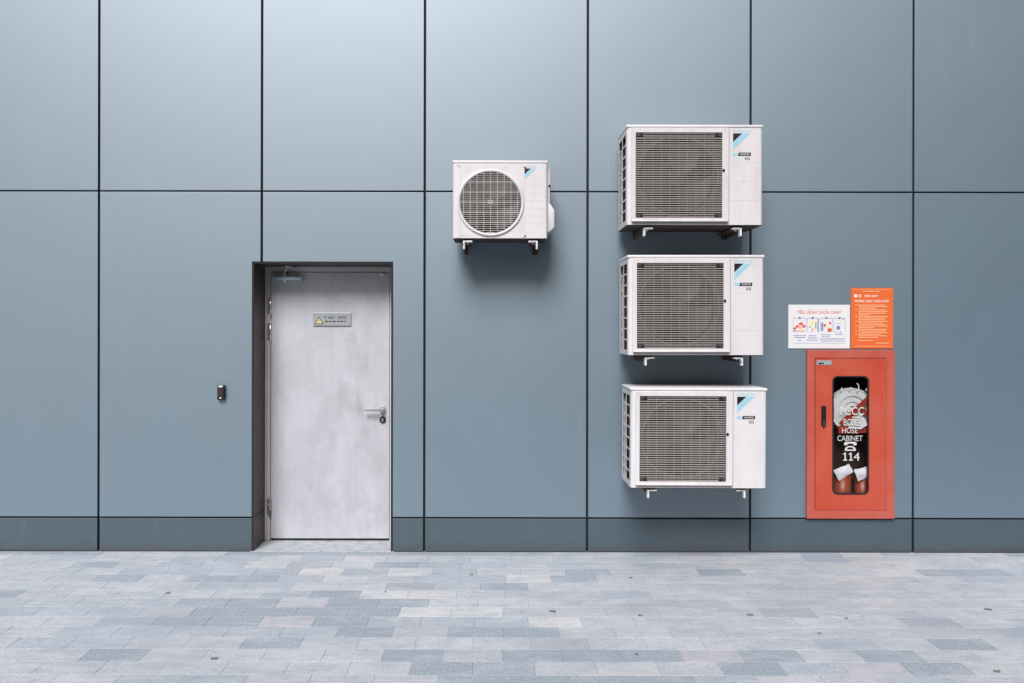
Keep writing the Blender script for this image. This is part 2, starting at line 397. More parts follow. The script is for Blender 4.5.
TONE = {'W': ((0.50, 0.525, 0.565), 0.75), 'B': ((0.57, 0.58, 0.60), 0.35), 'M': ((0.415, 0.465, 0.525), 0.85), 'D': ((0.33, 0.39, 0.45), 1.25),
        'L': ((0.46, 0.465, 0.515), 0.35), 'Q': ((0.37, 0.375, 0.44), 0.3)}
verts, faces, cols, mi = [], [], [], []
def paver(x0, x1, y0, y1, z, col):
    g, b, h = 0.0010, 0.0016, 0.0014
    xs = (x0+g, x1-g); ys = (y0+g, y1-g); i0 = len(verts)
    for (a, zz) in ((0, z-0.012), (0, z-h), (b, z)):
        verts.extend([(xs[0]+a, ys[0]+a, zz), (xs[1]-a, ys[0]+a, zz), (xs[1]-a, ys[1]-a, zz), (xs[0]+a, ys[1]-a, zz)])
    for k in (0, 4):
        for i in range(4):
            j = (i+1) % 4; faces.append((i0+k+i, i0+k+j, i0+k+4+j, i0+k+4+i)); cols.append(col)
    faces.append((i0+8, i0+9, i0+10, i0+11)); cols.append(col)
rp = random.Random(11)
XR = 9.5
for k in range(0, 17):
    dn = 5.889-PW*(k-2)                      # distance of the near edge from the camera plane
    y0 = dn-D; y1 = y0+PW
    if k == 0: y1 = min(y1, -0.004)
    if y1 > -0.003: y1 = -0.003
    dm = dn+PW/2
    if k in spans:
        anchor, sp_ = spans[k]; ph = (anchor-VX)*dm/F
        segs = [((a-VX)*dm/F, (b-VX)*dm/F, t) for a, b, t in sp_]; xl, xr = -VX*dm/F, (1024-VX)*dm/F
    else:
        ph = rp.uniform(0, PL); segs = []; xl = xr = 0
    n0 = math.floor((-XR-ph)/PL); n1 = math.ceil((XR-ph)/PL)
    prev = 'W'
    for i in range(n0, n1):
        a = ph+i*PL; b = a+PL; c = (a+b)/2
        t = None
        if k in spans and xl < c < xr:
            t = 'W'
            for s0, s1, tt in segs:
                if s0 <= c <= s1 or (min(b, s1)-max(a, s0)) > 0.5*PL: t = tt; break
        if t is None:
            t = prev if rp.random() < 0.3 else rp.choices('WBMDLQ', (60, 7, 17, 9, 6, 1))[0]
        prev = t
        (r_, g_, b_), al = TONE[t]
        j = 1+rp.uniform(-0.06, 0.06)
        paver(a, b, y0, y1, rp.uniform(-0.0006, 0.0006), (r_*j, g_*j, b_*j, al*rp.uniform(0.7, 1.2)))
me = bpy.data.meshes.new('pavement'); me.from_pydata(verts, [], faces); me.update()
ca = me.color_attributes.new('stone', 'FLOAT_COLOR', 'CORNER')
buf = []
for p, c in zip(me.polygons, cols):
    for _ in p.loop_indices: buf.extend(c)
ca.data.foreach_set('color', buf)
me.materials.append(M['paver'])
o = bpy.data.objects.new('pavement', me); COL.objects.link(o); tag(o, kind='structure')
bm = NB(); bx(bm, -XR, XR, -2.740, 0.30, -0.2, -0.0018)
tag(obj('pavement_bed', bm, M['joint']), kind='structure')

bm = NB(); bx(bm, -5.5, 60, -2.90, -2.742, -0.2, 0.001, bev=0.01); tag(obj('added_kerb', bm, M['cement']), kind='structure')  # unseen kerb, added where the paving stops short to cut bounced light
bm = NB(); bx(bm, -5.5, 60, -14.0, -2.902, -0.22, -0.015); tag(obj('added_road', bm, M['ground']), kind='structure')  # unseen dark road, added to lessen light bounced onto the wall
bm = NB(); bx(bm, -60, -5.502, -60, -2.742, -0.22, -0.001); tag(obj('added_forecourt', bm, M['added_forecourt']), kind='structure')  # unseen pale slab, added to brighten the left of the wall
# ------------------------------------------------------------------ the clad building
SEAM = PX(98.7); CW = 1.2212
DX0, DX1, DZ1 = PX(252), PX(393), PZ(262)            # door opening in the cladding
RD = 0.30                                            # depth of the door recess
ZS = [0.0, PZ(518), PZ(191.6), PZ(191.6)+2.45, PZ(191.6)+2.45+1.9]
KX0, KX1, KZ0, KZ1 = PX(808.5), PX(894), PZ(517.4), PZ(350)   # hose cabinet opening
gx, gz = 0.0085, 0.0062
bld = thing('building', (0, 0, 0), 'building wall clad in large blue-grey metal panels with a recessed metal door', 'building')
K0, K1 = -5, 8
XL, XRT = SEAM+K0*CW, SEAM+K1*CW
bm = NB()
sheet_grid(bm, [XL, DX0-0.01, DX1+0.01, KX0, KX1, XRT], [-0.05, KZ0, KZ1, DZ1+0.01, ZS[-1]], [(DX0-0.02, DX1+0.02, -1, DZ1+0.02), (KX0-.001, KX1+.001, KZ0, KZ1)], 0.028, 0.5)
bx(bm, XL, XRT, 0.5, 7.0, -0.05, ZS[-1])
obj('wall', bm, M['edge'], bld)
bm = NB(); bx(bm, XL-.03, XRT+.03, -0.03, 7.05, ZS[-1]+0.002, ZS[-1]+0.09, bev=0.006); obj('coping', bm, M['brown'], bld)
for k in range(K0, K1):
    for r in range(4):
        x0, x1 = SEAM+k*CW+gx, SEAM+(k+1)*CW-gx
        z0, z1 = ZS[r]+(gz if r else 0.004), ZS[r+1]-gz
        xs, zs, holes = [x0, x1], [z0, z1], []
        for (hx0, hx1, hz0, hz1) in ((DX0, DX1, -1, DZ1), (KX0, KX1, KZ0, KZ1)):
            if hx0 < x1 and hx1 > x0 and hz0 < z1 and hz1 > z0:
                holes.append((hx0, hx1, hz0, hz1))
                xs += [q for q in (hx0, hx1) if x0 < q < x1]; zs += [q for q in (hz0, hz1) if z0 < q < z1]
        xs.sort(); zs.sort()
        if holes and all(any(h[0] < (xs[i]+xs[i+1])/2 < h[1] and h[2] < (zs[j]+zs[j+1])/2 < h[3] for h in holes) for i in range(len(xs)-1) for j in range(len(zs)-1)): continue
        bm = NB(); yo = random.uniform(-0.0006, 0.0006)
        sheet_grid(bm, xs, zs, holes, yo, 0.022, bev=0.002)
        obj('cladding_panel', bm, M['plinth'] if r == 0 else M['panel'], bld)
# brown lining of the door recess: two jambs and a head
T = 0.014
bm = NB()
bx(bm, DX0+.001, DX0+T, -0.002, RD+0.06, 0.002, DZ1-.001, bev=0.001)
bx(bm, DX1-T, DX1-.001, -0.002, RD+0.06, 0.002, DZ1-.001, bev=0.001)
bx(bm, DX0+T+.0005, DX1-T-.0005, -0.0015, RD+0.06, DZ1-T, DZ1-.0015, bev=0.001)
zz = ZS[1]
bx(bm, DX0+T-.001, DX0+T+.0015, 0.0, RD, zz-0.004, zz+0.004, mi=1)
for f in bm.faces:
    if f.calc_center_median().y < 0.002: f.material_index = 1
obj('door_reveal', bm, [M['brown'], M['edge']], bld)
bm = NB(); bx(bm, DX0-0.01, DX1+0.01, -0.0025, RD+0.3, -0.02, 0.0045, bev=0.003); 
obj('door_sill', bm, M['cement'], bld)
# steel frame
fx0, fx1 = DX0+T+.001, DX1-T-.001
lx0, lx1 = PX(270.9, RD), PX(389.4, RD); lz0, lz1 = PZ(538.8, RD), PZ(272.6, RD)
bm = NB()
bx(bm, fx0, lx0-0.004, RD, RD+0.09, 0.006, DZ1-T-.001, bev=0.002)
bx(bm, lx1+0.004, fx1, RD, RD+0.09, 0.006, DZ1-T-.001, bev=0.002)
bx(bm, lx0-0.0035, lx1+0.0035, RD+.0005, RD+0.09, lz1+0.005, DZ1-T-.001, bev=0.002)
fr_ = obj('door_frame', bm, M['frame'], bld)
bm = NB(); bx(bm, lx0-0.003, lx1+0.003, RD+0.02, RD+0.10, 0.005, 0.014, bev=.002); bx(bm, fx0, fx1, RD+0.085, RD+0.15, 0.0, DZ1-T, mi=1)
obj('threshold', bm, [M['darkmetal'], M['edge']], bld)
# leaf
bm = NB(); bx(bm, lx0, lx1, RD+0.004, RD+0.054, lz0, lz1, bev=0.0018)
door = obj('door', bm, M['door'], bld); tag(door, 'worn pale grey metal door leaf with smears and scratches')
# lever handle
hy = RD
hx, hz = PX(382.8, hy), PZ(410, hy)
bm = NB()
cyl(bm, (hx, hy+0.004, hz), (hx, hy-0.010, hz), 0.028, 0.026)
cyl(bm, (hx, hy-0.010, hz), (hx, hy-0.052, hz), 0.0105)
pts = [(hx+0.010, hz+0.009), (hx-0.02, hz+0.010), (hx-0.125, hz+0.007), (hx-0.138, hz+0.002), (hx-0.138, hz-0.006), (hx-0.12, hz-0.006), (hx-0.02, hz-0.008), (hx+0.010, hz-0.010)]
prism(bm, pts, hy-0.060, hy-0.046)
obj('handle', bm, M['steel'], door)
bm = NB(); kz = PZ(420, hy)
cyl(bm, (hx, hy+0.004, kz), (hx, hy-0.008, kz), 0.026, 0.024, mi=0)
cyl(bm, (hx, hy-0.008, kz+.004), (hx, hy-0.012, kz+.004), 0.0085, mi=1)
prism(bm, [(hx-.0045, kz-.017), (hx+.0045, kz-.017), (hx+.0045, kz+.004), (hx-.0045, kz+.004)], hy-0.0125, hy-0.008, 1)
obj('lock', bm, [M['darkmetal'], M['steel']], door)
# hinges
for za, zb, mt in ((298, 314.5, 'steel'), (323, 341, 'steel'), (499, 517, 'rust')):
    bm = NB(); q0, q1 = PZ(zb, hy), PZ(za, hy); x = lx0-0.002
    cyl(bm, (x, hy-0.009, q0), (x, hy-0.009, q1), 0.008, seg=14)
    bx(bm, x-0.026, x-0.004, hy-0.002, hy+0.0, q0+.004, q1-.004); bx(bm, x+0.003, x+0.008, hy-0.002, hy+0.003, q0+.004, q1-.004)
    for zc in (q0-0.006, q1+0.006): cyl(bm, (x, hy-0.009, zc-0.006), (x, hy-0.009, zc+0.006), 0.0055, 0.004, seg=12)
    for t in (.33, .66): cyl(bm, (x, hy-0.009, q0+(q1-q0)*t-.001), (x, hy-0.009, q0+(q1-q0)*t+.001), 0.0092, seg=14, mi=1)
    h = obj('hinge', bm, [M[mt], M['darkmetal']], door)
    if mt == 'rust': tag(h, 'rust-streaked lower hinge')
# door closer: cylinder body with pivot and arm to the frame
bm = NB(); zc = PZ(278.3, hy); xa, xb = PX(275, hy), PX(303, hy); xp = PX(285.5, hy)
cyl(bm, (xa, hy-0.028, zc), (xb-.02, hy-0.028, zc), 0.017, seg=20)
cyl(bm, (xb-.018, hy-0.028, zc), (xb-.003, hy-0.028, zc), 0.023, seg=20)
bx(bm, xa+.01, xb-.03, hy-0.014, hy+0.004, zc-.014, zc+.014)
cyl(bm, (xp, hy-0.03, zc-0.036), (xp, hy-0.03, zc+0.042), 0.014, 0.011, seg=16)
cyl(bm, (xp, hy-0.03, zc+0.046), (PX(288.5, hy), hy-0.055, PZ(270, hy)), 0.006, seg=10)
cyl(bm, (PX(288.8, hy), hy-0.066, PZ(267.2, hy)), (PX(288.8, hy), hy-0.046, PZ(267.2, hy)), 0.014, seg=16)
cyl(bm, (PX(288.8, hy), hy-0.050, PZ(267.2, hy)), (PX(296, hy), hy+0.0, PZ(269.0, hy)), 0.005, seg=8)
obj('door_closer', bm, M['closer'], door)
bm = NB(); cyl(bm, (PX(382, hy), hy+0.004, PZ(274.8, hy)), (PX(382, hy), hy-0.012, PZ(274.8, hy)), 0.011, seg=16); bx(bm, PX(379.3, hy), PX(384.6, hy), hy-0.006, hy+0.004, PZ(276.2, hy), PZ(273.6, hy), bev=.001)
obj('door_contact', bm, M['white'], door)
bm = NB(); cyl(bm, (PX(364.6, hy), hy+0.004, PZ(279, hy)), (PX(364.6, hy), hy-0.006, PZ(279, hy)), 0.0055, seg=12)
obj('door_screw', bm, M['steel'], door)  # small screw head high on the leaf

# name plate on the door
px0, px1, pz0, pz1 = PX(313.2, hy), PX(351, hy), PZ(326, hy), PZ(313, hy)
np_ = thing('name_plate', ((px0+px1)/2, hy+.004, pz0), 'small grey name plate with yellow warning triangle screwed to the metal door', 'sign')
bm = NB(); bx(bm, px0, px1, hy-0.008, hy+0.003, pz0, pz1, bev=0.0015); obj('plate', bm, M['plate'], np_)
bm = NB(); cx, cz = PX(319.2, hy), PZ(321.4, hy)
s = 0.034
prism(bm, [(cx-s, cz-.023), (cx+s, cz-.023), (cx, cz+.035)], hy-0.0098, hy-0.0085, 0)
s = 0.025
prism(bm, [(cx-s, cz-.018), (cx+s, cz-.018), (cx, cz+.025)], hy-0.0106, hy-0.0100, 1)
prism(bm, [(cx-.002, cz-.006), (cx+.002, cz-.006), (cx+.003, cz+.011), (cx-.003, cz+.011)], hy-0.0112, hy-0.0108, 0)
prism(bm, [(cx-.0025, cz-.013), (cx+.0025, cz-.013), (cx+.0025, cz-.009), (cx-.0025, cz-.009)], hy-0.0112, hy-0.0108, 0)
obj('warning_symbol', bm, [M['ink'], M['yellow']], np_)
bm = NB(); text(bm, 'P. HSC - 35/TR', PX(325, hy), PZ(319.2, hy), PX(346.8, hy)-PX(325, hy), 0.021, hy-0.0088, bold=.01)
xx = PX(325, hy)
for wd in (0.030, 0.022, 0.034, 0.018, 0.032, 0.016):
    bx(bm, xx, xx+wd-0.004, hy-0.0092, hy-0.0086, PZ(322.2, hy), PZ(321.2, hy)); xx += wd*1.12
obj('lettering', bm, M['ink'], np_)

# black door bell / card reader left of the door
bx0, bx1, bz0, bz1 = PX(218.6), PX(225.8), PZ(400.2), PZ(385.4)
cr = thing('card_reader', ((bx0+bx1)/2, 0, bz0), 'small black card reader on the cladding left of the door', 'card reader')
bm = NB(); bx(bm, bx0, bx1, -0.032, -0.0008, bz0, bz1, bev=0.004, seg=3); obj('housing', bm, M['black'], cr)
bm = NB(); bx(bm, bx0+.007, bx1-.009, -0.036, -0.031, bz0+0.030, bz1-.022, bev=.002); obj('front_window', bm, M['inside'], cr)
bm = NB(); bx(bm, bx0+.010, bx1-.012, -0.0345, -0.031, bz1-.015, bz1-.004, bev=.001); obj('indicator_lens', bm, M['white'], cr)
bm = NB(); cyl(bm, ((bx0+bx1)/2-.002, -.031, bz0+.016), ((bx0+bx1)/2-.002, -.0345, bz0+.016), .006, seg=14); obj('push_button', bm, M['white'], cr)

# ------------------------------------------------------------------ outdoor units
def arc(cx, cy, r, a0, a1, n=6):
    return [(cx+r*math.cos(R(a0+(a1-a0)*i/n)), cy+r*math.sin(R(a0+(a1-a0)*i/n))) for i in range(n+1)]
def shell(w, d, h, r, xcuts, ycuts, zcuts, hole, th=0.0025):
    """plan outline swept up in z; hole(side, a, z) tells which cells stay open"""
    bm = NB(); x0, x1 = -w/2, w/2
    P = []   # (x, y, side, coordinate)
    ys = sorted(set([0.0]+[-q for q in ycuts]), reverse=True)
    P += [(x0, y) for y in ys]
    P += arc(x0+r, -d+r, r, 180, 270)
    P += [(x, -d) for x in sorted(xcuts)]
    P += arc(x1-r, -d+r, r, 270, 360)
    P += [(x1, 0.0)]
    zl = sorted(set([0.0, h]+list(zcuts)))
    rings = [[bm.verts.new((x, y, z)) for x, y in P] for z in zl]
    n = len(P)
    for k in range(len(zl)-1):
        zc = (zl[k]+zl[k+1])/2
        for i in range(n):
            j = (i+1) % n
            mx_, my_ = (P[i][0]+P[j][0])/2, (P[i][1]+P[j][1])/2
            side = 'front' if abs(my_+d) < 1e-5 else 'left' if abs(mx_-x0) < 1e-5 and i < len(ys) else 'other'
            if hole(side, mx_ if side == 'front' else -my_, zc): continue
            f = bm.faces.new((rings[k][i], rings[k][j], rings[k+1][j], rings[k+1][i]))
    bm.faces.new(rings[0][::-1])
    bm.faces.new(rings[-1])
    bmesh.ops.recalc_face_normals(bm, faces=bm.faces)
    bmesh.ops.solidify(bm, geom=bm.faces[:], thickness=th)
    return bm
def smooth(o, ang=35):
    for p in o.data.polygons: p.use_smooth = True
    o.data.set_sharp_from_angle(angle=R(ang))
    return o
def fan(bm, cx, cy, cz, rad, blades=3, twist=0.3):
    cyl(bm, (cx, cy-0.03, cz), (cx, cy+0.05, cz), rad*0.22, rad*0.24, seg=32)
    for b in range(blades):
        t0 = 2*PI*b/blades+0.4
        rows = []
        for i in range(7):
            rr = rad*(0.2+0.78*i/6); sw = 0.45*(i/6)**1.5
            rows.append([bm.verts.new((cx+rr*math.cos(t0+sw+u*1.35), cy+0.06*(u-0.5)+0.01, cz+rr*math.sin(t0+sw+u*1.35))) for u in [k/8 for k in range(9)]])
        for i in range(6):
            for k in range(8):
                f = bm.faces.new((rows[i][k], rows[i][k+1], rows[i+1][k+1], rows[i+1][k])); f.smooth = True
def badge(root, x, z, w, y, big=True):
    """maker's wordmark, dark triangle over a light blue stripe, and the gas label"""
    bm = NB(); e = y-0.0006
    text(bm, 'DAIKIN', x, z-w*0.15, w, w*0.15, e, 1, bold=0.02)
    zt = z-w*0.21; a = w*0.52; b = w
    for pts, mi_ in (([(x, zt), (x+a, zt), (x, zt-a*0.96)], 0), ([(x+a*1.06, zt), (x+b, zt), (x, zt-b*0.92), (x, zt-a*1.02)], 1)):
        prism(bm, pts[::-1], e-0.0004, y+0.0005, mi_)
    obj('logo', bm, [M['ink'], M['skyblue']], root)
    if big:
        bm = NB(); z2 = z-w*1.31
        prism(bm, [(x, z2), (x+w*.30, z2), (x+w*.24, z2-w*.17), (x, z2-w*.17)], e-.0004, y+.0005, 1)
        prism(bm, [(x+w*.34, z2+.001), (x+w*1.02, z2+.001), (x+w*1.02, z2-w*.18), (x+w*.28, z2-w*.18)], e-.0004, y+.0005, 0)
        text(bm, 'INVERTER', x+w*.42, z2-w*.135, w*.52, w*.10, e-.0008, 2)
        text(bm, 'R32', x+w*.68, z2-w*.42, w*.28, w*.16, e, 0, bold=.02)
        obj('model_label', bm, [M['ink'], M['skyblue'], M['white']], root)

W1, D1, H1 = 0.944, 0.395, 0.694
def make_big(loc, label):
    root = thing('outdoor_unit', loc, label, 'air conditioner', 'air conditioner outdoor units mounted on the wall')
    w, d, h = W1, D1, H1; x0 = -w/2
    gx0, gx1, gz0, gz1 = x0+0.060, x0+0.660, 0.046, 0.638
    cols_ = [(0.035, 0.185), (0.200, 0.350)]
    z_, rows_ = 0.035, []
    for i in range(8): rows_.append((z_, z_+0.066)); z_ += 0.0765
    yc = [q for c in cols_ for q in c]; zc_ = [q for r in rows_ for q in r]+[gz0, gz1]
    def hole(side, a, z):
        if side == 'front': return gx0 < a < gx1 and gz0 < z < gz1
        if side == 'left': return any(p < a < q for p, q in cols_) and any(p < z < q for p, q in rows_)
        return False
    def loc_obj(name, bm, mats):
        bmesh.ops.translate(bm, verts=bm.verts, vec=Vector(loc)); return obj(name, bm, mats, root)
    bm = shell(w, d, h-0.022, 0.022, [gx0, gx1], yc, zc_, hole)
    smooth(loc_obj('casing', bm, M['enamel']))
    bm = NB(); bx(bm, x0-0.004, -x0+0.004, -d-0.004, 0.002, h-0.0205, h, bev=0.007, seg=3); smooth(loc_obj('top_cover', bm, M['lid']))
    # raised surround of the fan guard, with projecting bottom lip
    bm = NB()
    outer = rrect(x0+0.030, x0+0.704, 0.022, h-0.028, 0.012, 5); inner = rrect(gx0, gx1, gz0, gz1, 0.006, 5)
    loop_plate(bm, outer, inner, -d-0.0135, -d+0.001)
    es = [e for e in bm.edges if all(abs(q.co.y+d+0.0135) < 1e-5 for q in e.verts) and e.calc_face_angle(0) > 1]
    bmesh.ops.bevel(bm, geom=es, offset=0.004, segments=2, affect='EDGES', profile=.5)
    bx(bm, x0+0.034, x0+0.700, -d-0.022, -d-0.010, 0.020, 0.030, bev=0.003)
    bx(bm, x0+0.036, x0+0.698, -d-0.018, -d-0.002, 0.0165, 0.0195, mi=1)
    smooth(loc_obj('guard_surround', bm, [M['enamel'], M['green']]))
    # fan guard
    bm = NB(); nb = 38; st = (gz1-gz0)/nb
    for i in range(nb):
        z = gz0+st*(i+0.5)+random.uniform(-.0006, .0006); bx(bm, gx0, gx1, -d-0.006, -d-0.001, z-0.0029, z+0.0029)
    for i in range(1, 10):
        x = gx0+(gx1-gx0)*i/10; bx(bm, x-0.0011, x+0.0011, -d-0.0008, -d+0.0015, gz0, gz1, mi=0)
    loc_obj('fan_guard', bm, [M['guard'], M['guardlight']])
    for sx in (0, 1):
        for sz in (0, 1):
            x = gx0+0.004 if sx == 0 else gx1-0.054; z = gz0+0.002 if sz == 0 else gz1-0.026
            bm = NB(); bx(bm, x, x+0.050, -d-0.0115, -d-0.009, z, z+0.024, bev=.002)
            cyl(bm, (x+(0.034 if sx == 0 else 0.016), -d-0.010, z+0.012), (x+(0.034 if sx == 0 else 0.016), -d-0.016, z+0.012), 0.008, seg=12, mi=1)
            loc_obj('corner_clip', bm, [M['shroud'], M['black']])
    bm = NB(); cyl(bm, (gx1+0.008, -d-0.012, 0.375), (gx1+0.008, -d-0.020, 0.375), 0.009, seg=16); loc_obj('screw', bm, M['black'])
    cx, cz = (gx0+gx1)/2, (gz0+gz1)/2; rad = 0.278
    bm = NB(); q = 64
    sq = []
    for i in range(q):
        t = 2*PI*(i+.5)/q; c_, s_ = math.cos(t), math.sin(t); k = 0.31/max(abs(c_), abs(s_)); sq.append((cx+k*c_, cz+k*s_))
    circ = [(cx+rad*math.cos(2*PI*(i+.5)/q), cz+rad*math.sin(2*PI*(i+.5)/q)) for i in range(q)]
    loop_plate(bm, sq, circ, -d+0.030, -d+0.034, 0)
    annulus(bm, cx, cz, rad-0.004, rad+0.006, -d+0.022, -d+0.110, 64, 1)
    smooth(loc_obj('fan_shroud', bm, [M['shroud'], M['ring']]))
    bm = NB(); fan(bm, cx, -d+0.085, cz, rad-0.018); loc_obj('fan', bm, M['blade'])
    bm = NB(); bx(bm, x0+0.02, x0+0.70, -0.07, -0.045, 0.02, h-0.03); bx(bm, x0+0.03, x0+0.05, -d+0.04, -0.04, 0.02, h-0.03)
    loc_obj('coil', bm, M['coil'])
    bm = NB()   # shallow pressed ribs on the service panel, handle recess edge
    for z in (0.17, 0.30, 0.43):
        bx(bm, x0+0.716, -x0-0.026, -d-0.0009, -d-0.0002, z, z+0.004, bev=.0003)
    bx(bm, x0+0.7085, x0+0.7105, -d-0.0012, -d+0.0005, 0.004, h-0.024, mi=1)
    loc_obj('service_panel', bm, [M['enamel'], M['shroud']])
    bm = NB(); bx(bm, x0+.004, -x0-.004, -d+.003, -.003, -0.0042, -0.0004, bev=.001); loc_obj('shade_base_pan', bm, M['pan'])  # dark sheet below the casing, carries the underside shade
    for sx in (x0+0.15, -x0-0.165):
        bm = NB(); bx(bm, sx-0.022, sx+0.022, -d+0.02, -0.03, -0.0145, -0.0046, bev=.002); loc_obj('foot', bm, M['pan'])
    badge_root(root, loc, x0+0.737, h-0.034, 0.122, -d)
    return root
def badge_root(root, loc, x, z, w, y, big=True):
    badge(root, loc[0]+x, loc[2]+z, w, loc[1]+y, big)

GAP = -0.080
big = make_big((PX(626.4, -0.475)+W1/2, GAP, 2.396), 'white outdoor unit with square slatted fan guard, topmost of the stacked three')
for (pxl, z0, lab, rz) in ((628.0, 1.493, 'white outdoor unit with square slatted fan guard, middle one of the stacked three', -0.0015), (630.7, 0.571, 'white outdoor unit with square slatted fan guard, lowest of the stacked three near the paving', 0.003)):
    c = copy_tree(big); c.location = (PX(pxl, -0.475)+W1/2, GAP, z0); c['label'] = lab; c.rotation_euler.y = rz

# brackets: wall upright plus L section arm with gusset
def bracket(x, z, y1, mirror, label, group, drop=0.035):
    o = thing('wall_bracket', (x, 0, z), label, 'bracket', group)
    s = -1 if mirror else 1
    bm = NB()
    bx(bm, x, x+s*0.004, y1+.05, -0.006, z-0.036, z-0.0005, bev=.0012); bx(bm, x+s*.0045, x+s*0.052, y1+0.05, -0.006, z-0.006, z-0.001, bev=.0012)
    obj('arm', bm, M['shadearm'], o)
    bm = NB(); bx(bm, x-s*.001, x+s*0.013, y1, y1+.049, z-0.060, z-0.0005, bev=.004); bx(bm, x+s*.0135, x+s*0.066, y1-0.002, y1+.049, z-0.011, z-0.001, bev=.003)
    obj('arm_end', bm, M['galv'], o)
    bm = NB()
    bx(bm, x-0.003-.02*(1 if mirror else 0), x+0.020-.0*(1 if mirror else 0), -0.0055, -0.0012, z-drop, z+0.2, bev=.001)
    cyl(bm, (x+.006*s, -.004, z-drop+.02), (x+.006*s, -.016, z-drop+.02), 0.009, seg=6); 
    obj('upright', bm, M['shadearm'], o)
    bm = NB(); cyl(bm, (x+s*0.03, y1+0.05, z-0.020), (x+s*0.03, y1+0.05, z+0.002), 0.008, seg=6)
    obj('bolt', bm, M['galv'], o)
for z0, pxl, nm, dx in ((2.396, 626.4, 'topmost', 0), (1.493, 628.0, 'middle', 0), (0.571, 630.7, 'lowest', 0)):
    xl = PX(pxl, -0.475)
    bracket(xl+0.122+dx, z0-0.0155, -0.455, False, 'galvanised steel bracket under the left end of the %s stacked unit' % nm, 'steel brackets under the outdoor units')
    bracket(xl+0.805+dx, z0-0.0155, -0.455, True, 'galvanised steel bracket under the right end of the %s stacked unit' % nm, 'steel brackets under the outdoor units')

# small unit with round guard
def make_small():
    w, d, h = 0.664, 0.29, 0.546; y_b = -0.11
    loc = (PX(452.6, y_b-d)+w/2, y_b, PZ(238.2, y_b-d))
    root = thing('outdoor_unit', loc, 'smaller white outdoor unit with round fan guard mounted alone above the door side', 'air conditioner', 'air conditioner outdoor units mounted on the wall')
    x0 = -w/2
    def lo(name, bm, mats):
        bmesh.ops.translate(bm, verts=bm.verts, vec=Vector(loc)); return obj(name, bm, mats, root)
    cx, cz, rad = PX(490.4, y_b-d)-loc[0], PZ(202.2, y_b-d)-loc[2], 0.214
    q = 0.250
    gx0, gx1, gz0, gz1 = cx-q, cx+q, cz-q, cz+q
    bm = shell(w, d, h-0.02, 0.016, [gx0, gx1], [], [gz0, gz1], lambda s, a, z: s == 'front' and gx0 < a < gx1 and gz0 < z < gz1)
    smooth(lo('casing', bm, M['enamel']))
    bm = NB(); bx(bm, x0-0.003, -x0+0.003, -d-0.003, 0.002, h-0.0188, h, bev=.006, seg=3); smooth(lo('top_cover', bm, M['lid']))
    n = 64; sq, c1 = [], []
    for i in range(n):
        t = 2*PI*(i+.5)/n; c_, s_ = math.cos(t), math.sin(t); k = q/max(abs(c_), abs(s_))
        sq.append((cx+k*c_, cz+k*s_)); c1.append((cx+(rad+.004)*c_, cz+(rad+.004)*s_))
    bm = NB(); loop_plate(bm, sq, c1, -d-0.0003, -d+0.004)
    torus_y(bm, cx, -d-0.003, cz-0.004, rad+0.012, 0.011, 72, 10, flat=1.0)
    smooth(lo('guard_surround', bm, M['enamel']), 40)
    bm = NB()
    z = -rad
    k = 0
    while z < rad:
        hw = math.sqrt(max(0, (rad+.002)**2-z*z))
        t = 0.0018 if k % 5 else 0.0032
        if hw > .01: bx(bm, cx-hw, cx+hw, -d-0.0075, -d-0.0045, cz+z-t, cz+z+t, mi=0)
        z += 0.0142; k += 1
    for i in range(-4, 5):
        x = i*0.0475; hw = math.sqrt(max(0, rad**2-x*x)); bx(bm, cx+x-0.0016, cx+x+0.0016, -d-0.0095, -d-0.0077, cz-hw, cz+hw, mi=0)
    annulus(bm, cx, cz, 0.010, 0.016, -d-0.012, -d-0.0096, 24, 0)
    lo('fan_guard', bm, [M['guardlight']])
    bm = NB(); annulus(bm, cx, cz, rad-0.002, rad+0.005, -d+0.004, -d+0.09, 64); smooth(lo('fan_shroud', bm, M['shroud']))
    bm = NB(); fan(bm, cx, -d+0.07, cz, rad-0.012); lo('fan', bm, M['blade'])
    bm = NB(); bx(bm, x0+.01, x0+.50, -0.06, -0.035, 0.01, h-.03); lo('coil', bm, M['coil'])
    bm = NB()   # valve cover on the right side
    zt, zb = PZ(205.5, y_b-d/2)-loc[2], PZ(233, y_b-d/2)-loc[2]
    prism(bm, [(-x0-.001, zb-.004), (-x0+0.020, zb), (-x0+0.052, zb+0.030), (-x0+0.052, zt-0.045), (-x0+0.022, zt), (-x0-.001, zt)], -d+0.045, -0.03)
    bx(bm, -x0-.001, -x0+0.020, -d+0.045, -0.03, zt-.002, h-.035, bev=.003)
    es = [e for e in bm.edges if e.calc_face_angle(0) > .3]; bmesh.ops.bevel(bm, geom=es, offset=.003, segments=2, affect='EDGES', profile=.5)
    smooth(lo('valve_cover', bm, M['enamel']))
    bm = NB(); cyl(bm, (-x0+.018, -d+.046, 0.375), (-x0+.018, -d+.038, 0.375), .008, seg=12); lo('screw', bm, M['black'])
    bm = NB()
    for z in (0.10, 0.155, 0.21, 0.265, 0.32, 0.375, 0.43): bx(bm, cx+q+0.01, -x0-.018, -d-.0009, -d-.0003, z, z+.003, bev=.0003)
    lo('service_panel', bm, M['enamel'])
    bm = NB(); bx(bm, x0+.004, -x0-.004, -d+.003, -.003, -0.0042, -0.0004, bev=.001); lo('shade_base_pan', bm, M['pan'])  # same dark sheet, underside shade as colour
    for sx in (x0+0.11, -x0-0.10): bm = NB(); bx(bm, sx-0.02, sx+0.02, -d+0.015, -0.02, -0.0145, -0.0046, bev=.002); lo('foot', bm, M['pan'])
    badge_root(root, loc, PX(524.3, y_b-d)-loc[0], PZ(166, y_b-d)-loc[2], 0.082, -d, False)
    return root, loc
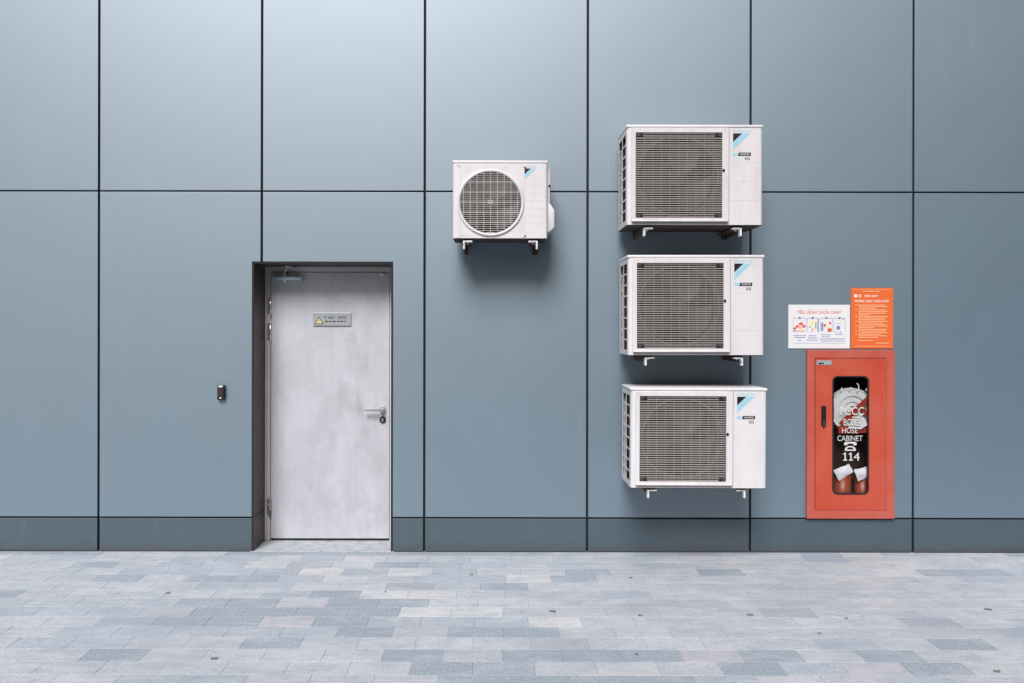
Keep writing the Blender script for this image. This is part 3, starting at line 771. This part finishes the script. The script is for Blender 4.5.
sm, sl = make_small()
bracket(PX(463.0, -0.38), sl[2]-0.0155, -0.39, False, 'galvanised steel bracket under the left end of the small round-guard unit', 'steel brackets under the outdoor units', 0.065)
bracket(PX(537.5, -0.38), sl[2]-0.0155, -0.39, True, 'galvanised steel bracket under the right end of the small round-guard unit', 'steel brackets under the outdoor units', 0.065)

# ------------------------------------------------------------------ fire hose cabinet
cab = thing('hose_cabinet', ((KX0+KX1)/2, 0, KZ0), 'red fire hose cabinet with tall glass window set in the wall', 'hose cabinet')
yf = -0.030
cx0, cx1, cz0, cz1 = PX(807.3, yf), PX(894.9, yf), PZ(518.2, yf), PZ(349.6, yf)
dx0, dx1, dz0, dz1 = PX(815.4, yf), PX(886.2, yf), PZ(509.3, yf), PZ(357.8, yf)
wx0, wx1, wz0, wz1 = PX(832.8, yf), PX(868.4, yf), PZ(493.2, yf), PZ(375.8, yf)
bm = NB()
sheet_grid(bm, [cx0, dx0-.003, dx1+.003, cx1], [cz0, dz0-.003, dz1+.003, cz1], [(dx0-.003, dx1+.003, dz0-.003, dz1+.003)], yf, -0.0009, bev=0.0025)
obj('frame', bm, M['redframe'], cab)
bm = NB()   # box sunk into the wall
a0, a1, b0, b1 = KX0+.003, KX1-.003, KZ0+.003, KZ1-.003
bx(bm, a0, a1, 0.19, 0.195, b0, b1); bx(bm, a0, a0+.004, -0.0008, 0.19, b0, b1); bx(bm, a1-.004, a1, -0.0008, 0.19, b0, b1)
bx(bm, a0+.004, a1-.004, -0.0008, 0.19, b0, b0+.004); bx(bm, a0+.004, a1-.004, -0.0008, 0.19, b1-.004, b1)
obj('box', bm, M['inside'], cab)
bm = NB()
n = 8
outer = []
win = rrect(wx0, wx1, wz0, wz1, 0.036, n)
# outer rectangle points matched to the window loop
for (x, z), ang in zip(win, range(len(win))):
    outer.append((x, z))
q = []
per = len(win)//4
for i, (x, z) in enumerate(win):
    c = i//per; k = i % per; t = k/(per-1)
    if c == 0: p = (dx1, z+(dz1-z)*2*t) if t < .5 else (dx1, dz1) if t == .5 else (dx1+(x-dx1)*(2*t-1), dz1)
    if c == 0: p = (dx1, wz1-.036+(dz1-wz1+.036)*min(1, 2*t)) if t <= .5 else (dx1-(dx1-wx1+.036)*(2*t-1), dz1)
    if c == 1: p = (wx0+.036-(wx0+.036-dx0)*min(1, 2*t), dz1) if t <= .5 else (dx0, dz1-(dz1-wz1+.036)*(2*t-1))
    if c == 2: p = (dx0, wz0+.036-(wz0+.036-dz0)*min(1, 2*t)) if t <= .5 else (dx0+(wx0+.036-dx0)*(2*t-1), dz0)
    if c == 3: p = (wx1-.036+(dx1-wx1+.036)*min(1, 2*t), dz0) if t <= .5 else (dx1, dz0+(wz0+.036-dz0)*(2*t-1))
    q.append(p)
loop_plate(bm, q, win, yf-0.002, yf+0.016)
es = [e for e in bm.edges if all(abs(v_.co.y-yf+0.002) < 1e-5 for v_ in e.verts) and e.calc_face_angle(0) > 1]
bmesh.ops.bevel(bm, geom=es, offset=0.0018, segments=2, affect='EDGES', profile=.5)
cd = obj('door', bm, M['red'], cab)
bm = NB(); sheet_grid(bm, [dx0-.006, dx0+.01, dx1-.01, dx1+.006], [dz0-.006, dz0+.01, dz1-.01, dz1+.006], [(dx0+.01, dx1-.01, dz0+.01, dz1-.01)], yf+0.018, yf+0.021)
obj('rebate', bm, M['redline'], cab)
bm = NB(); loop_plate(bm, rrect(wx0-.004, wx1+.004, wz0-.004, wz1+.004, .04, n), rrect(wx0+.006, wx1-.006, wz0+.006, wz1-.006, .031, n), yf-0.0065, yf+0.010)
obj('window_seal', bm, M['rubber'], cd)
bm = NB(); prism(bm, rrect(wx0-.001, wx1+.001, wz0-.001, wz1+.001, .036, n), yf+0.004, yf+0.007); obj('window_pane', bm, M['glass'], cd)
# recessed latch
bm = NB(); prism(bm, rrect(PX(821.2, yf), PX(826, yf), PZ(426, yf), PZ(405.4, yf), .006, 4), yf-0.0045, yf-.0015, 0)
prism(bm, rrect(PX(822.8, yf), PX(825, yf), PZ(424.8, yf), PZ(419.8, yf), .004, 4), yf-0.009, yf-.0047, 1)
cyl(bm, (PX(823.8, yf), yf-.002, PZ(427.2, yf)), (PX(823.8, yf), yf-.006, PZ(427.2, yf)), .006, seg=12, mi=0)
obj('latch', bm, [M['black'], M['chrome']], cd)
bm = NB(); bx(bm, PX(816.6, yf), PX(831.4, yf), yf-0.0045, yf-.0018, PZ(364.4, yf), PZ(359.8, yf), bev=.0008)
zz = PZ(362.9, yf)
for a, b, mm in ((818.4, 821.6, 1), (822.0, 823.6, 1), (824.0, 826.6, 2), (827.0, 829.6, 2)): bx(bm, PX(a, yf), PX(b, yf), yf-0.0052, yf-.0044, zz-.006, zz+.006, mi=mm)
obj('maker_plate', bm, [M['plate'], M['ink'], M['greenprint']], cd)
# lettering on the glass
def ctext(bm, s, cpx, ptop, pbot, wpx, y, mi=0, bold=0.0):
    text(bm, s, PX(cpx-wpx/2, y), PZ(pbot, y), PX(wpx, y)-PX(0, y), PZ(ptop, y)-PZ(pbot, y), y, mi, bold=bold)
bm = NB(); yg = yf+0.003
def P2(px, py): return (PX(px, yg), PZ(py, yg))
ctext(bm, 'PCCC', 852.4, 406.4, 414.4, 23.5, yg, bold=.006)
ctext(bm, 'BOX', 850.6, 418.3, 425.0, 13.5, yg, bold=0.0)
ctext(bm, 'HOSE', 850.0, 427.0, 432.6, 15.6, yg, bold=0.0)
ctext(bm, 'CABINET', 850.2, 434.9, 440.4, 25.2, yg, bold=0.0)
ctext(bm, '4', 856.9, 452.0, 460.0, 6.0, yg, bold=0.0)
for ox in (842.9, 848.6):
    prism(bm, [P2(ox+.6, 460), P2(ox+.6, 459), P2(ox+1.9, 459), P2(ox+1.9, 453.8), P2(ox+.4, 454.2), P2(ox+.4, 453.2), P2(ox+2.2, 452.0), P2(ox+3.2, 452.0), P2(ox+3.2, 459), P2(ox+4.5, 459), P2(ox+4.5, 460)], yg-.0006, yg)
prism(bm, [P2(844.3, 444.6), P2(844.3, 442.2), P2(845.5, 441.2), P2(855.5, 441.2), P2(856.7, 442.2), P2(856.7, 444.6), P2(853.6, 444.6), P2(853.2, 443.0), P2(847.8, 443.0), P2(847.4, 444.6)], yg-.0006, yg)
prism(bm, [P2(845.0, 450.2), P2(845.0, 448.9), P2(856.0, 448.9), P2(856.0, 450.2)], yg-.0006, yg)
prism(bm, [P2(845.0, 448.9), P2(845.6, 447.0), P2(848.4, 445.4), P2(852.6, 445.4), P2(855.4, 447.0), P2(856.0, 448.9), P2(854.3, 448.9), P2(853.3, 447.8), P2(852.0, 446.7), P2(849.0, 446.7), P2(847.7, 447.8), P2(846.7, 448.9)], yg-.0006, yg)
obj('lettering', bm, M['whitefilm'], cd)
# hose coiled on its reel inside
yh = 0.045
hcx, hcz = PX(850.6, yh), PZ(409, yh)
hr = thing('fire_hose', (hcx, yh, hcz-.16), 'coiled white canvas fire hose behind the cabinet glass', 'fire hose')
bm = NB(); r_ = 0.030
while r_ < 0.158:
    annulus(bm, hcx, hcz, r_, r_+0.0068, yh-0.035+random.uniform(-.008, .008), yh+0.03, 64); r_ += 0.0085
cyl(bm, (hcx+.0, yh-.020, hcz), (hcx, yh+.03, hcz), 0.145, seg=48)
smooth(obj('coil', bm, M['hose'], hr))
bm = NB()
def band(bm, p0, p1, wd, y0, y1, mi=0):
    a, b = Vector(p0), Vector(p1); d = (b-a).normalized(); n_ = Vector((-d.y, d.x))*wd/2
    prism(bm, [tuple(a+n_), tuple(a-n_), tuple(b-n_), tuple(b+n_)], y0, y1, mi)
def Ph(px, py): return (PX(px, yh), PZ(py, yh))
band(bm, Ph(839, 423), Ph(866, 397.5), 0.040, yh-.052, yh-.038)
band(bm, Ph(836, 428.5), Ph(868, 427.5), 0.055, yh-.05, yh-.03)
band(bm, Ph(856, 404), Ph(870, 421), 0.030, yh-.062, yh-.053)
obj('strap', bm, M['hosered'], hr)
bm = NB()
for i in range(5):
    prism(bm, [Ph(846+i, 424.5-i*2.4), Ph(857, 425.8-i*2.6), Ph(863-i, 421.5-i*2.0), Ph(864-i, 423.0-i*2.0), Ph(857, 427.6-i*2.6), Ph(845+i, 426-i*2.4)], yh-.068+i*.003, yh-.054)
obj('hose_tail', bm, M['hose'], hr)
# bright hooks over the coil
bm = NB()
prev = None
for t in range(9):
    a = R(-60+t*15); p = (PX(853.5, 0.02)+.028*math.cos(a), -0.01, PZ(386.5, 0.02)+.034*math.sin(a))
    if prev: cyl(bm, prev, p, 0.004, seg=8)
    prev = p
tag(obj('hose_hook', bm, M['white'], origin=(PX(853, 0.02), -0.01, PZ(389, .02))), 'curved bright metal hook standing highest above the coiled hose', 'hook', 'hooks above the coiled hose')
for x, z, lb in ((839, 390, 'leftmost short bright hook above the coiled hose'), (848, 389.5, 'short bright hook left of the tall curved hook above the hose'), (864, 390, 'rightmost short bright hook above the coiled hose')):
    bm = NB(); cyl(bm, (PX(x, .02), -.01, PZ(z, .02)), (PX(x+1.6, .02), -.01, PZ(z-3.2, .02)), 0.005, 0.003, seg=8)
    tag(obj('hose_hook', bm, M['white'], origin=(PX(x, 0.02), -0.01, PZ(z, .02))), lb, 'hook', 'hooks above the coiled hose')
# two capped cylinders at the bottom
for i, (cxp, wr, zt_, ang, lab) in enumerate(((842.2, .066, 470, 0.5, 'left red-brown cylinder wrapped in white at the cabinet bottom'), (862.2, .056, 471, 0.35, 'right red-brown cylinder wrapped in white at the cabinet bottom'))):
    yb = 0.07; X = PX(cxp, yb); Z0 = b0+.006; Z1 = PZ(zt_, yb)
    bt = thing('fire_extinguisher', (X, yb, Z0), lab, 'fire extinguisher', 'cylinders at the bottom of the hose cabinet')
    bm = NB(); cyl(bm, (X, yb, Z0), (X, yb, Z1-.03), wr*.95, seg=32); cyl(bm, (X, yb, Z1-.03), (X, yb, Z1+.02), wr*.95, wr*.35, seg=32)
    for zr in (0.05, 0.085): cyl(bm, (X, yb, Z0+zr), (X, yb, Z0+zr+.004), wr*.975, seg=32, mi=1)
    obj('cylinder', bm, [M['bottle'], M['hosered']], bt)
    bm = NB(); yq = yb-.055
    c0 = Vector((X-.01, Z1+.005)); d_ = Vector((math.cos(ang), math.sin(ang))); n_ = Vector((-d_.y, d_.x))
    bmesh.ops.create_grid(bm, x_segments=10, y_segments=6, size=0.5)
    for v_ in bm.verts:
        u, w_ = v_.co.x, v_.co.y
        p = c0+d_*(u*0.125)+n_*(w_*0.075*(1-.35*u))
        v_.co = Vector((p.x, yq-0.022*math.cos(u*3)*math.cos(w_*2.4)+random.uniform(-.004, .004), p.y+random.uniform(-.003, .003)))
    bmesh.ops.solidify(bm, geom=bm.faces[:], thickness=.006)
    smooth(obj('wrapping', bm, M['cloth'], bt), 60)

# ------------------------------------------------------------------ signs above the cabinet
ys = -0.0065
sx0, sx1, sz0, sz1 = PX(788.4, ys), PX(849.9, ys), PZ(347.9, ys), PZ(304.2, ys)
sg = thing('safety_sign', ((sx0+sx1)/2, 0, sz0), 'white fire instruction sign with red heading and coloured pictures beside the orange sign', 'sign')
bm = NB(); bx(bm, sx0, sx1, ys, -0.0009, sz0, sz1, bev=0.0008); obj('board', bm, M['signwhite'], sg)
e = ys-0.0006
bm = NB()
text(bm, 'TIÊU LỆNH CHỮA CHÁY', PX(796.8, ys), PZ(314.2, ys), PX(841.3, ys)-PX(796.8, ys), PZ(309.0, ys)-PZ(314.2, ys), e, 0, bold=.008)
def dash(bm, pa, pb, py, hpx, mi, gap=0.35, y=None, seed=1):
    y = ys if y is None else y; rr = random.Random(seed*97+int(py*13)); x = pa
    while x < pb:
        wd = rr.uniform(1.0, 3.2); x2 = min(pb, x+wd)
        bx(bm, PX(x, y), PX(x2, y), y-.0007, y-.0001, PZ(py+hpx/2, y), PZ(py-hpx/2, y), mi=mi); x = x2+gap
# blue frames, captions
for i, (a, b) in enumerate(((793, 806.2), (807.4, 818.0), (820.2, 832.4), (833.6, 845.4))):
    for (u0, u1, v0, v1) in ((a, b, 317.4, 317.8), (a, a+.3, 317.4, 331.5), (b-.3, b, 317.4, 331.5)):
        bx(bm, PX(u0, ys), PX(u1, ys), e, ys-.0001, PZ(v1, ys), PZ(v0, ys), mi=1)
    cyl(bm, (PX((a+b)/2, ys), e, PZ(317.4, ys)), (PX((a+b)/2, ys), ys-.0001, PZ(317.4, ys)), 0.009, seg=12, mi=1)
dash(bm, 793.5, 806, 335.0, .8, 1); dash(bm, 794.5, 805, 337.0, .8, 1); dash(bm, 798, 801, 339.6, .9, 1)
dash(bm, 809, 816.5, 335.2, .8, 1); dash(bm, 808, 817.5, 337.4, .8, 1); dash(bm, 806.5, 818, 339.6, .7, 1)
dash(bm, 821, 831, 334.2, .7, 1); dash(bm, 822, 830, 336.2, .7, 1); dash(bm, 820, 833, 338.4, .8, 1); dash(bm, 821, 832, 340.4, .7, 1)
dash(bm, 834.5, 843, 333.6, .7, 1); dash(bm, 832.8, 845, 338.2, .8, 1); dash(bm, 833, 845, 340.4, .7, 1)
dash(bm, 793, 845, 342.6, .3, 1, gap=0.1)
# picture 1: flames over a house shape; 2: switch board; 3: red can and extinguisher; 4: telephone
for cxp, czp, s_, mi_ in ((797.5, 325.5, 1.7, 0), (801, 322.8, 1.9, 0), (803.8, 325.4, 1.7, 0), (795, 327.4, 1.4, 0), (800, 326.5, 1.6, 2), (802, 328.5, 1.2, 4)):
    prism(bm, [(PX(cxp+s_*p, ys), PZ(czp+s_*q_, ys)) for p, q_ in ((-1, .9), (-1.1, -.1), (-.5, -.6), (-.4, .1), (0, -1.2), (.4, 0), (.8, -.7), (1.1, .1), (.9, .9))], e-.0001*mi_-.0002*random.random(), ys-.0001, mi_)
bx(bm, PX(793.8, ys), PX(795, ys), e, ys-.0001, PZ(331.4, ys), PZ(327.5, ys), mi=1)
bx(bm, PX(795.6, ys), PX(804.4, ys), e-.0004, ys-.0001, PZ(331.2, ys), PZ(329.6, ys), mi=2)
for a, b, c_, d_, mi_ in ((809, 811, 326, 327.4, 3), (810.5, 814.5, 320, 325, 4), (811.5, 813.6, 327.5, 331, 2), (815, 816.6, 321.5, 328, 3), (817.6, 818.7, 318.2, 331.2, 1), (821.2, 823.2, 322.0, 330.2, 1), (823.6, 826, 323.6, 326, 0), (824, 830, 326.4, 327.3, 4), (829, 831.2, 321.5, 323.5, 0), (827.6, 831.6, 327.8, 331.2, 0), (836.2, 840.6, 322.8, 323.2, 1), (836.4, 840.2, 325.4, 329.0, 1), (842.4, 843.6, 318.0, 319.4, 1)):
    bx(bm, PX(a, ys), PX(b, ys), e, ys-.0001, PZ(d_, ys), PZ(c_, ys), mi=mi_)
text(bm, '114', PX(834.8, ys), PZ(332.2, ys), 0.05, 0.012, e, 1)
obj('printing', bm, [M['redprint'], M['blueprint'], M['pinkprint'], M['greenprint'], M['yellow']], sg)
# small fixing screws
ox0, ox1, oz0, oz1 = PX(851.0, ys), PX(893.3, ys), PZ(347.9, ys), PZ(287.3, ys)
so = thing('safety_sign', ((ox0+ox1)/2, 0, oz0), 'orange fire rules sign with pale lines of text above the red cabinet', 'sign')
bm = NB(); bx(bm, ox0, ox1, ys, -0.0009, oz0, oz1, bev=0.0008); obj('board', bm, M['signorange'], so)
bm = NB()
dash(bm, 852.5, 892, 288.6, .25, 0, .05)
text(bm, 'NỘI QUY', PX(864.5, ys), PZ(296.8, ys), PX(13.5)-PX(0), PZ(293.6)-PZ(296.8), e, 1, bold=.01)
text(bm, 'PHÒNG CHÁY CHỮA CHÁY', PX(854.8, ys), PZ(301.6, ys), PX(34)-PX(0), PZ(298.6)-PZ(301.6), e, 1, bold=.01)
dash(bm, 863, 880, 290.6, .7, 0)
bx(bm, PX(854.2, ys), PX(857, ys), e, ys-.0001, PZ(296.6, ys), PZ(293.8, ys), mi=1)
annulus(bm, PX(859.8, ys), PZ(295.2, ys), .006, .010, e, ys-.0001, 16, 1)
y_ = 304.4; k = 0
lens = [27, 29, 18, 28, 29, 27, 12, 29, 28, 26, 29, 24, 28, 29, 15, 28, 27, 29, 22, 28, 19, 25]
while y_ < 337.5:
    dash(bm, 858.5, 858.5+lens[k % len(lens)], y_, .62, 0, .28, seed=k)
    if k in (0, 3, 7, 10, 13, 16, 18): bx(bm, PX(855.4, ys), PX(857.0, ys), e, ys-.0001, PZ(y_+.4, ys), PZ(y_-.4, ys), mi=0)
    y_ += 1.62; k += 1
dash(bm, 858, 873, 339.8, .6, 0); dash(bm, 876, 889, 342.4, .7, 0); dash(bm, 855, 890, 345.6, .4, 0, .2)
obj('printing', bm, [M['orangepale'], M['white']], so)

# ------------------------------------------------------------------ litter on the paving
def onfloor(px, py): d_ = CZ*F/(py-VY); return (px-VX)*d_/F, d_-D
spots = [(631, 577.5, 5), (583, 597, 6), (553, 611.7, 7), (592, 610, 4), (641, 615.5, 5), (698, 609, 5), (751, 614.8, 7), (670, 627.5, 4), (637, 654.3, 5), (771, 597.6, 6), (989, 608.8, 8), (872, 611.5, 4), (847, 617.8, 4), (802, 629.5, 5), (820, 633, 4),
         (987, 656, 9), (998, 671, 8), (336, 583, 3), (386, 592.4, 3), (400, 642.6, 4), (215, 659.5, 14), (41, 597, 9), (168, 594, 6), (117, 606, 4), (472, 575, 4)]
for (px, py, wpx) in spots[::2]:
    x, y = onfloor(px, py); w_ = min(wpx, 8)*(y+D)/F/2
    bm = NB(); pts = []
    nn = 9; a0_ = random.uniform(0, 6)
    top = []; bot = []
    for i in range(nn):
        a = 2*PI*i/nn; rr = random.uniform(.65, 1.1)
        top.append(bm.verts.new((x+w_*rr*math.cos(a), y+w_*0.8*rr*random.uniform(.6, 1.2)*math.sin(a), 0.0035+random.uniform(0, .003)))); bot.append(bm.verts.new((top[-1].co.x, top[-1].co.y, 0.0012)))
    c_ = bm.verts.new((x, y, 0.006))
    for i in range(nn):
        j = (i+1) % nn; bm.faces.new((top[i], top[j], c_)); bm.faces.new((top[j], top[i], bot[i], bot[j]))
    bm.faces.new(bot[::-1])
    o = obj('dry_leaf', bm, M['leaf'], origin=(x, y, 0.0))
    tag(o, 'small dark dry leaf fleck lying flat on the pale paving', 'leaf', 'dry leaf flecks on the paving')

# ------------------------------------------------------------------ unseen building added behind the camera to dim and warm the light
M['brick'] = mat('dark_brown_brick', (0.075, 0.045, 0.035), 0.9)
M['dimglass'] = mat('dim_window_glass', (0.02, 0.02, 0.022), 0.15)
OY, OH = -15.0, 6.5
ob = thing('added_opposite_building', (0, OY, 0), 'dark brown brick building added out of view to shape the light on the clad wall', 'building')
bm = NB(); bx(bm, -3, 26, OY-8, OY, -0.05, OH); obj('wall', bm, M['brick'], ob)
bm = NB(); bx(bm, -3.1, 26.1, OY-8.1, OY+0.1, OH+.002, OH+0.15, bev=.01); obj('coping', bm, M['concrete'], ob)
for r_ in range(2):
    for k_ in range(8):
        bm = NB(); x_ = -1+k_*3.3; z_ = 1.0+r_*2.9; bx(bm, x_, x_+1.4, OY-0.02, OY+0.03, z_, z_+1.5); obj('window', bm, M['dimglass'], ob)

# ------------------------------------------------------------------ light
world = bpy.data.worlds.new('World'); S.world = world; world.use_nodes = True
nt = world.node_tree; bg = nt.nodes['Background']
sky = nt.nodes.new('ShaderNodeTexSky'); sky.sky_type = 'NISHITA'; sky.sun_disc = False
ELEV, AZ = 45, 13          # light high in front of the wall, a little to the left
sky.sun_elevation = R(ELEV); sky.sun_rotation = R(180+AZ)
sky.air_density = 1.0; sky.dust_density = 5.0; sky.ozone_density = 0.3
nt.links.new(sky.outputs[0], bg.inputs['Color']); bg.inputs['Strength'].default_value = 0.05
sd = bpy.data.lights.new('sun', 'SUN'); sd.energy = 5.0; sd.angle = R(28); sd.color = (1.0, 0.955, 0.955)
so_ = bpy.data.objects.new('sun', sd); COL.objects.link(so_)
dirv = Vector((-math.sin(R(AZ))*math.cos(R(ELEV)), -math.cos(R(AZ))*math.cos(R(ELEV)), math.sin(R(ELEV))))
so_.rotation_euler = dirv.to_track_quat('Z', 'Y').to_euler()

# ------------------------------------------------------------------ camera
cam = bpy.data.cameras.new('camera'); co = bpy.data.objects.new('camera', cam); COL.objects.link(co)
cam.sensor_width = 36; cam.lens = 36*F/1024
cam.shift_x = (512-VX)/1024; cam.shift_y = -(341.5-VY)/1024
co.location = (0, -D, CZ)
co.rotation_euler = (R(90), R(-0.10), 0)
cam.clip_end = 1000; cam.clip_start = 0.05
S.camera = co
S.render.engine = 'CYCLES'
S.view_settings.view_transform = 'Standard'; S.view_settings.look = 'None'
S.view_settings.exposure = -0.3; S.view_settings.gamma = 1
S.render.resolution_x = 1024; S.render.resolution_y = 683
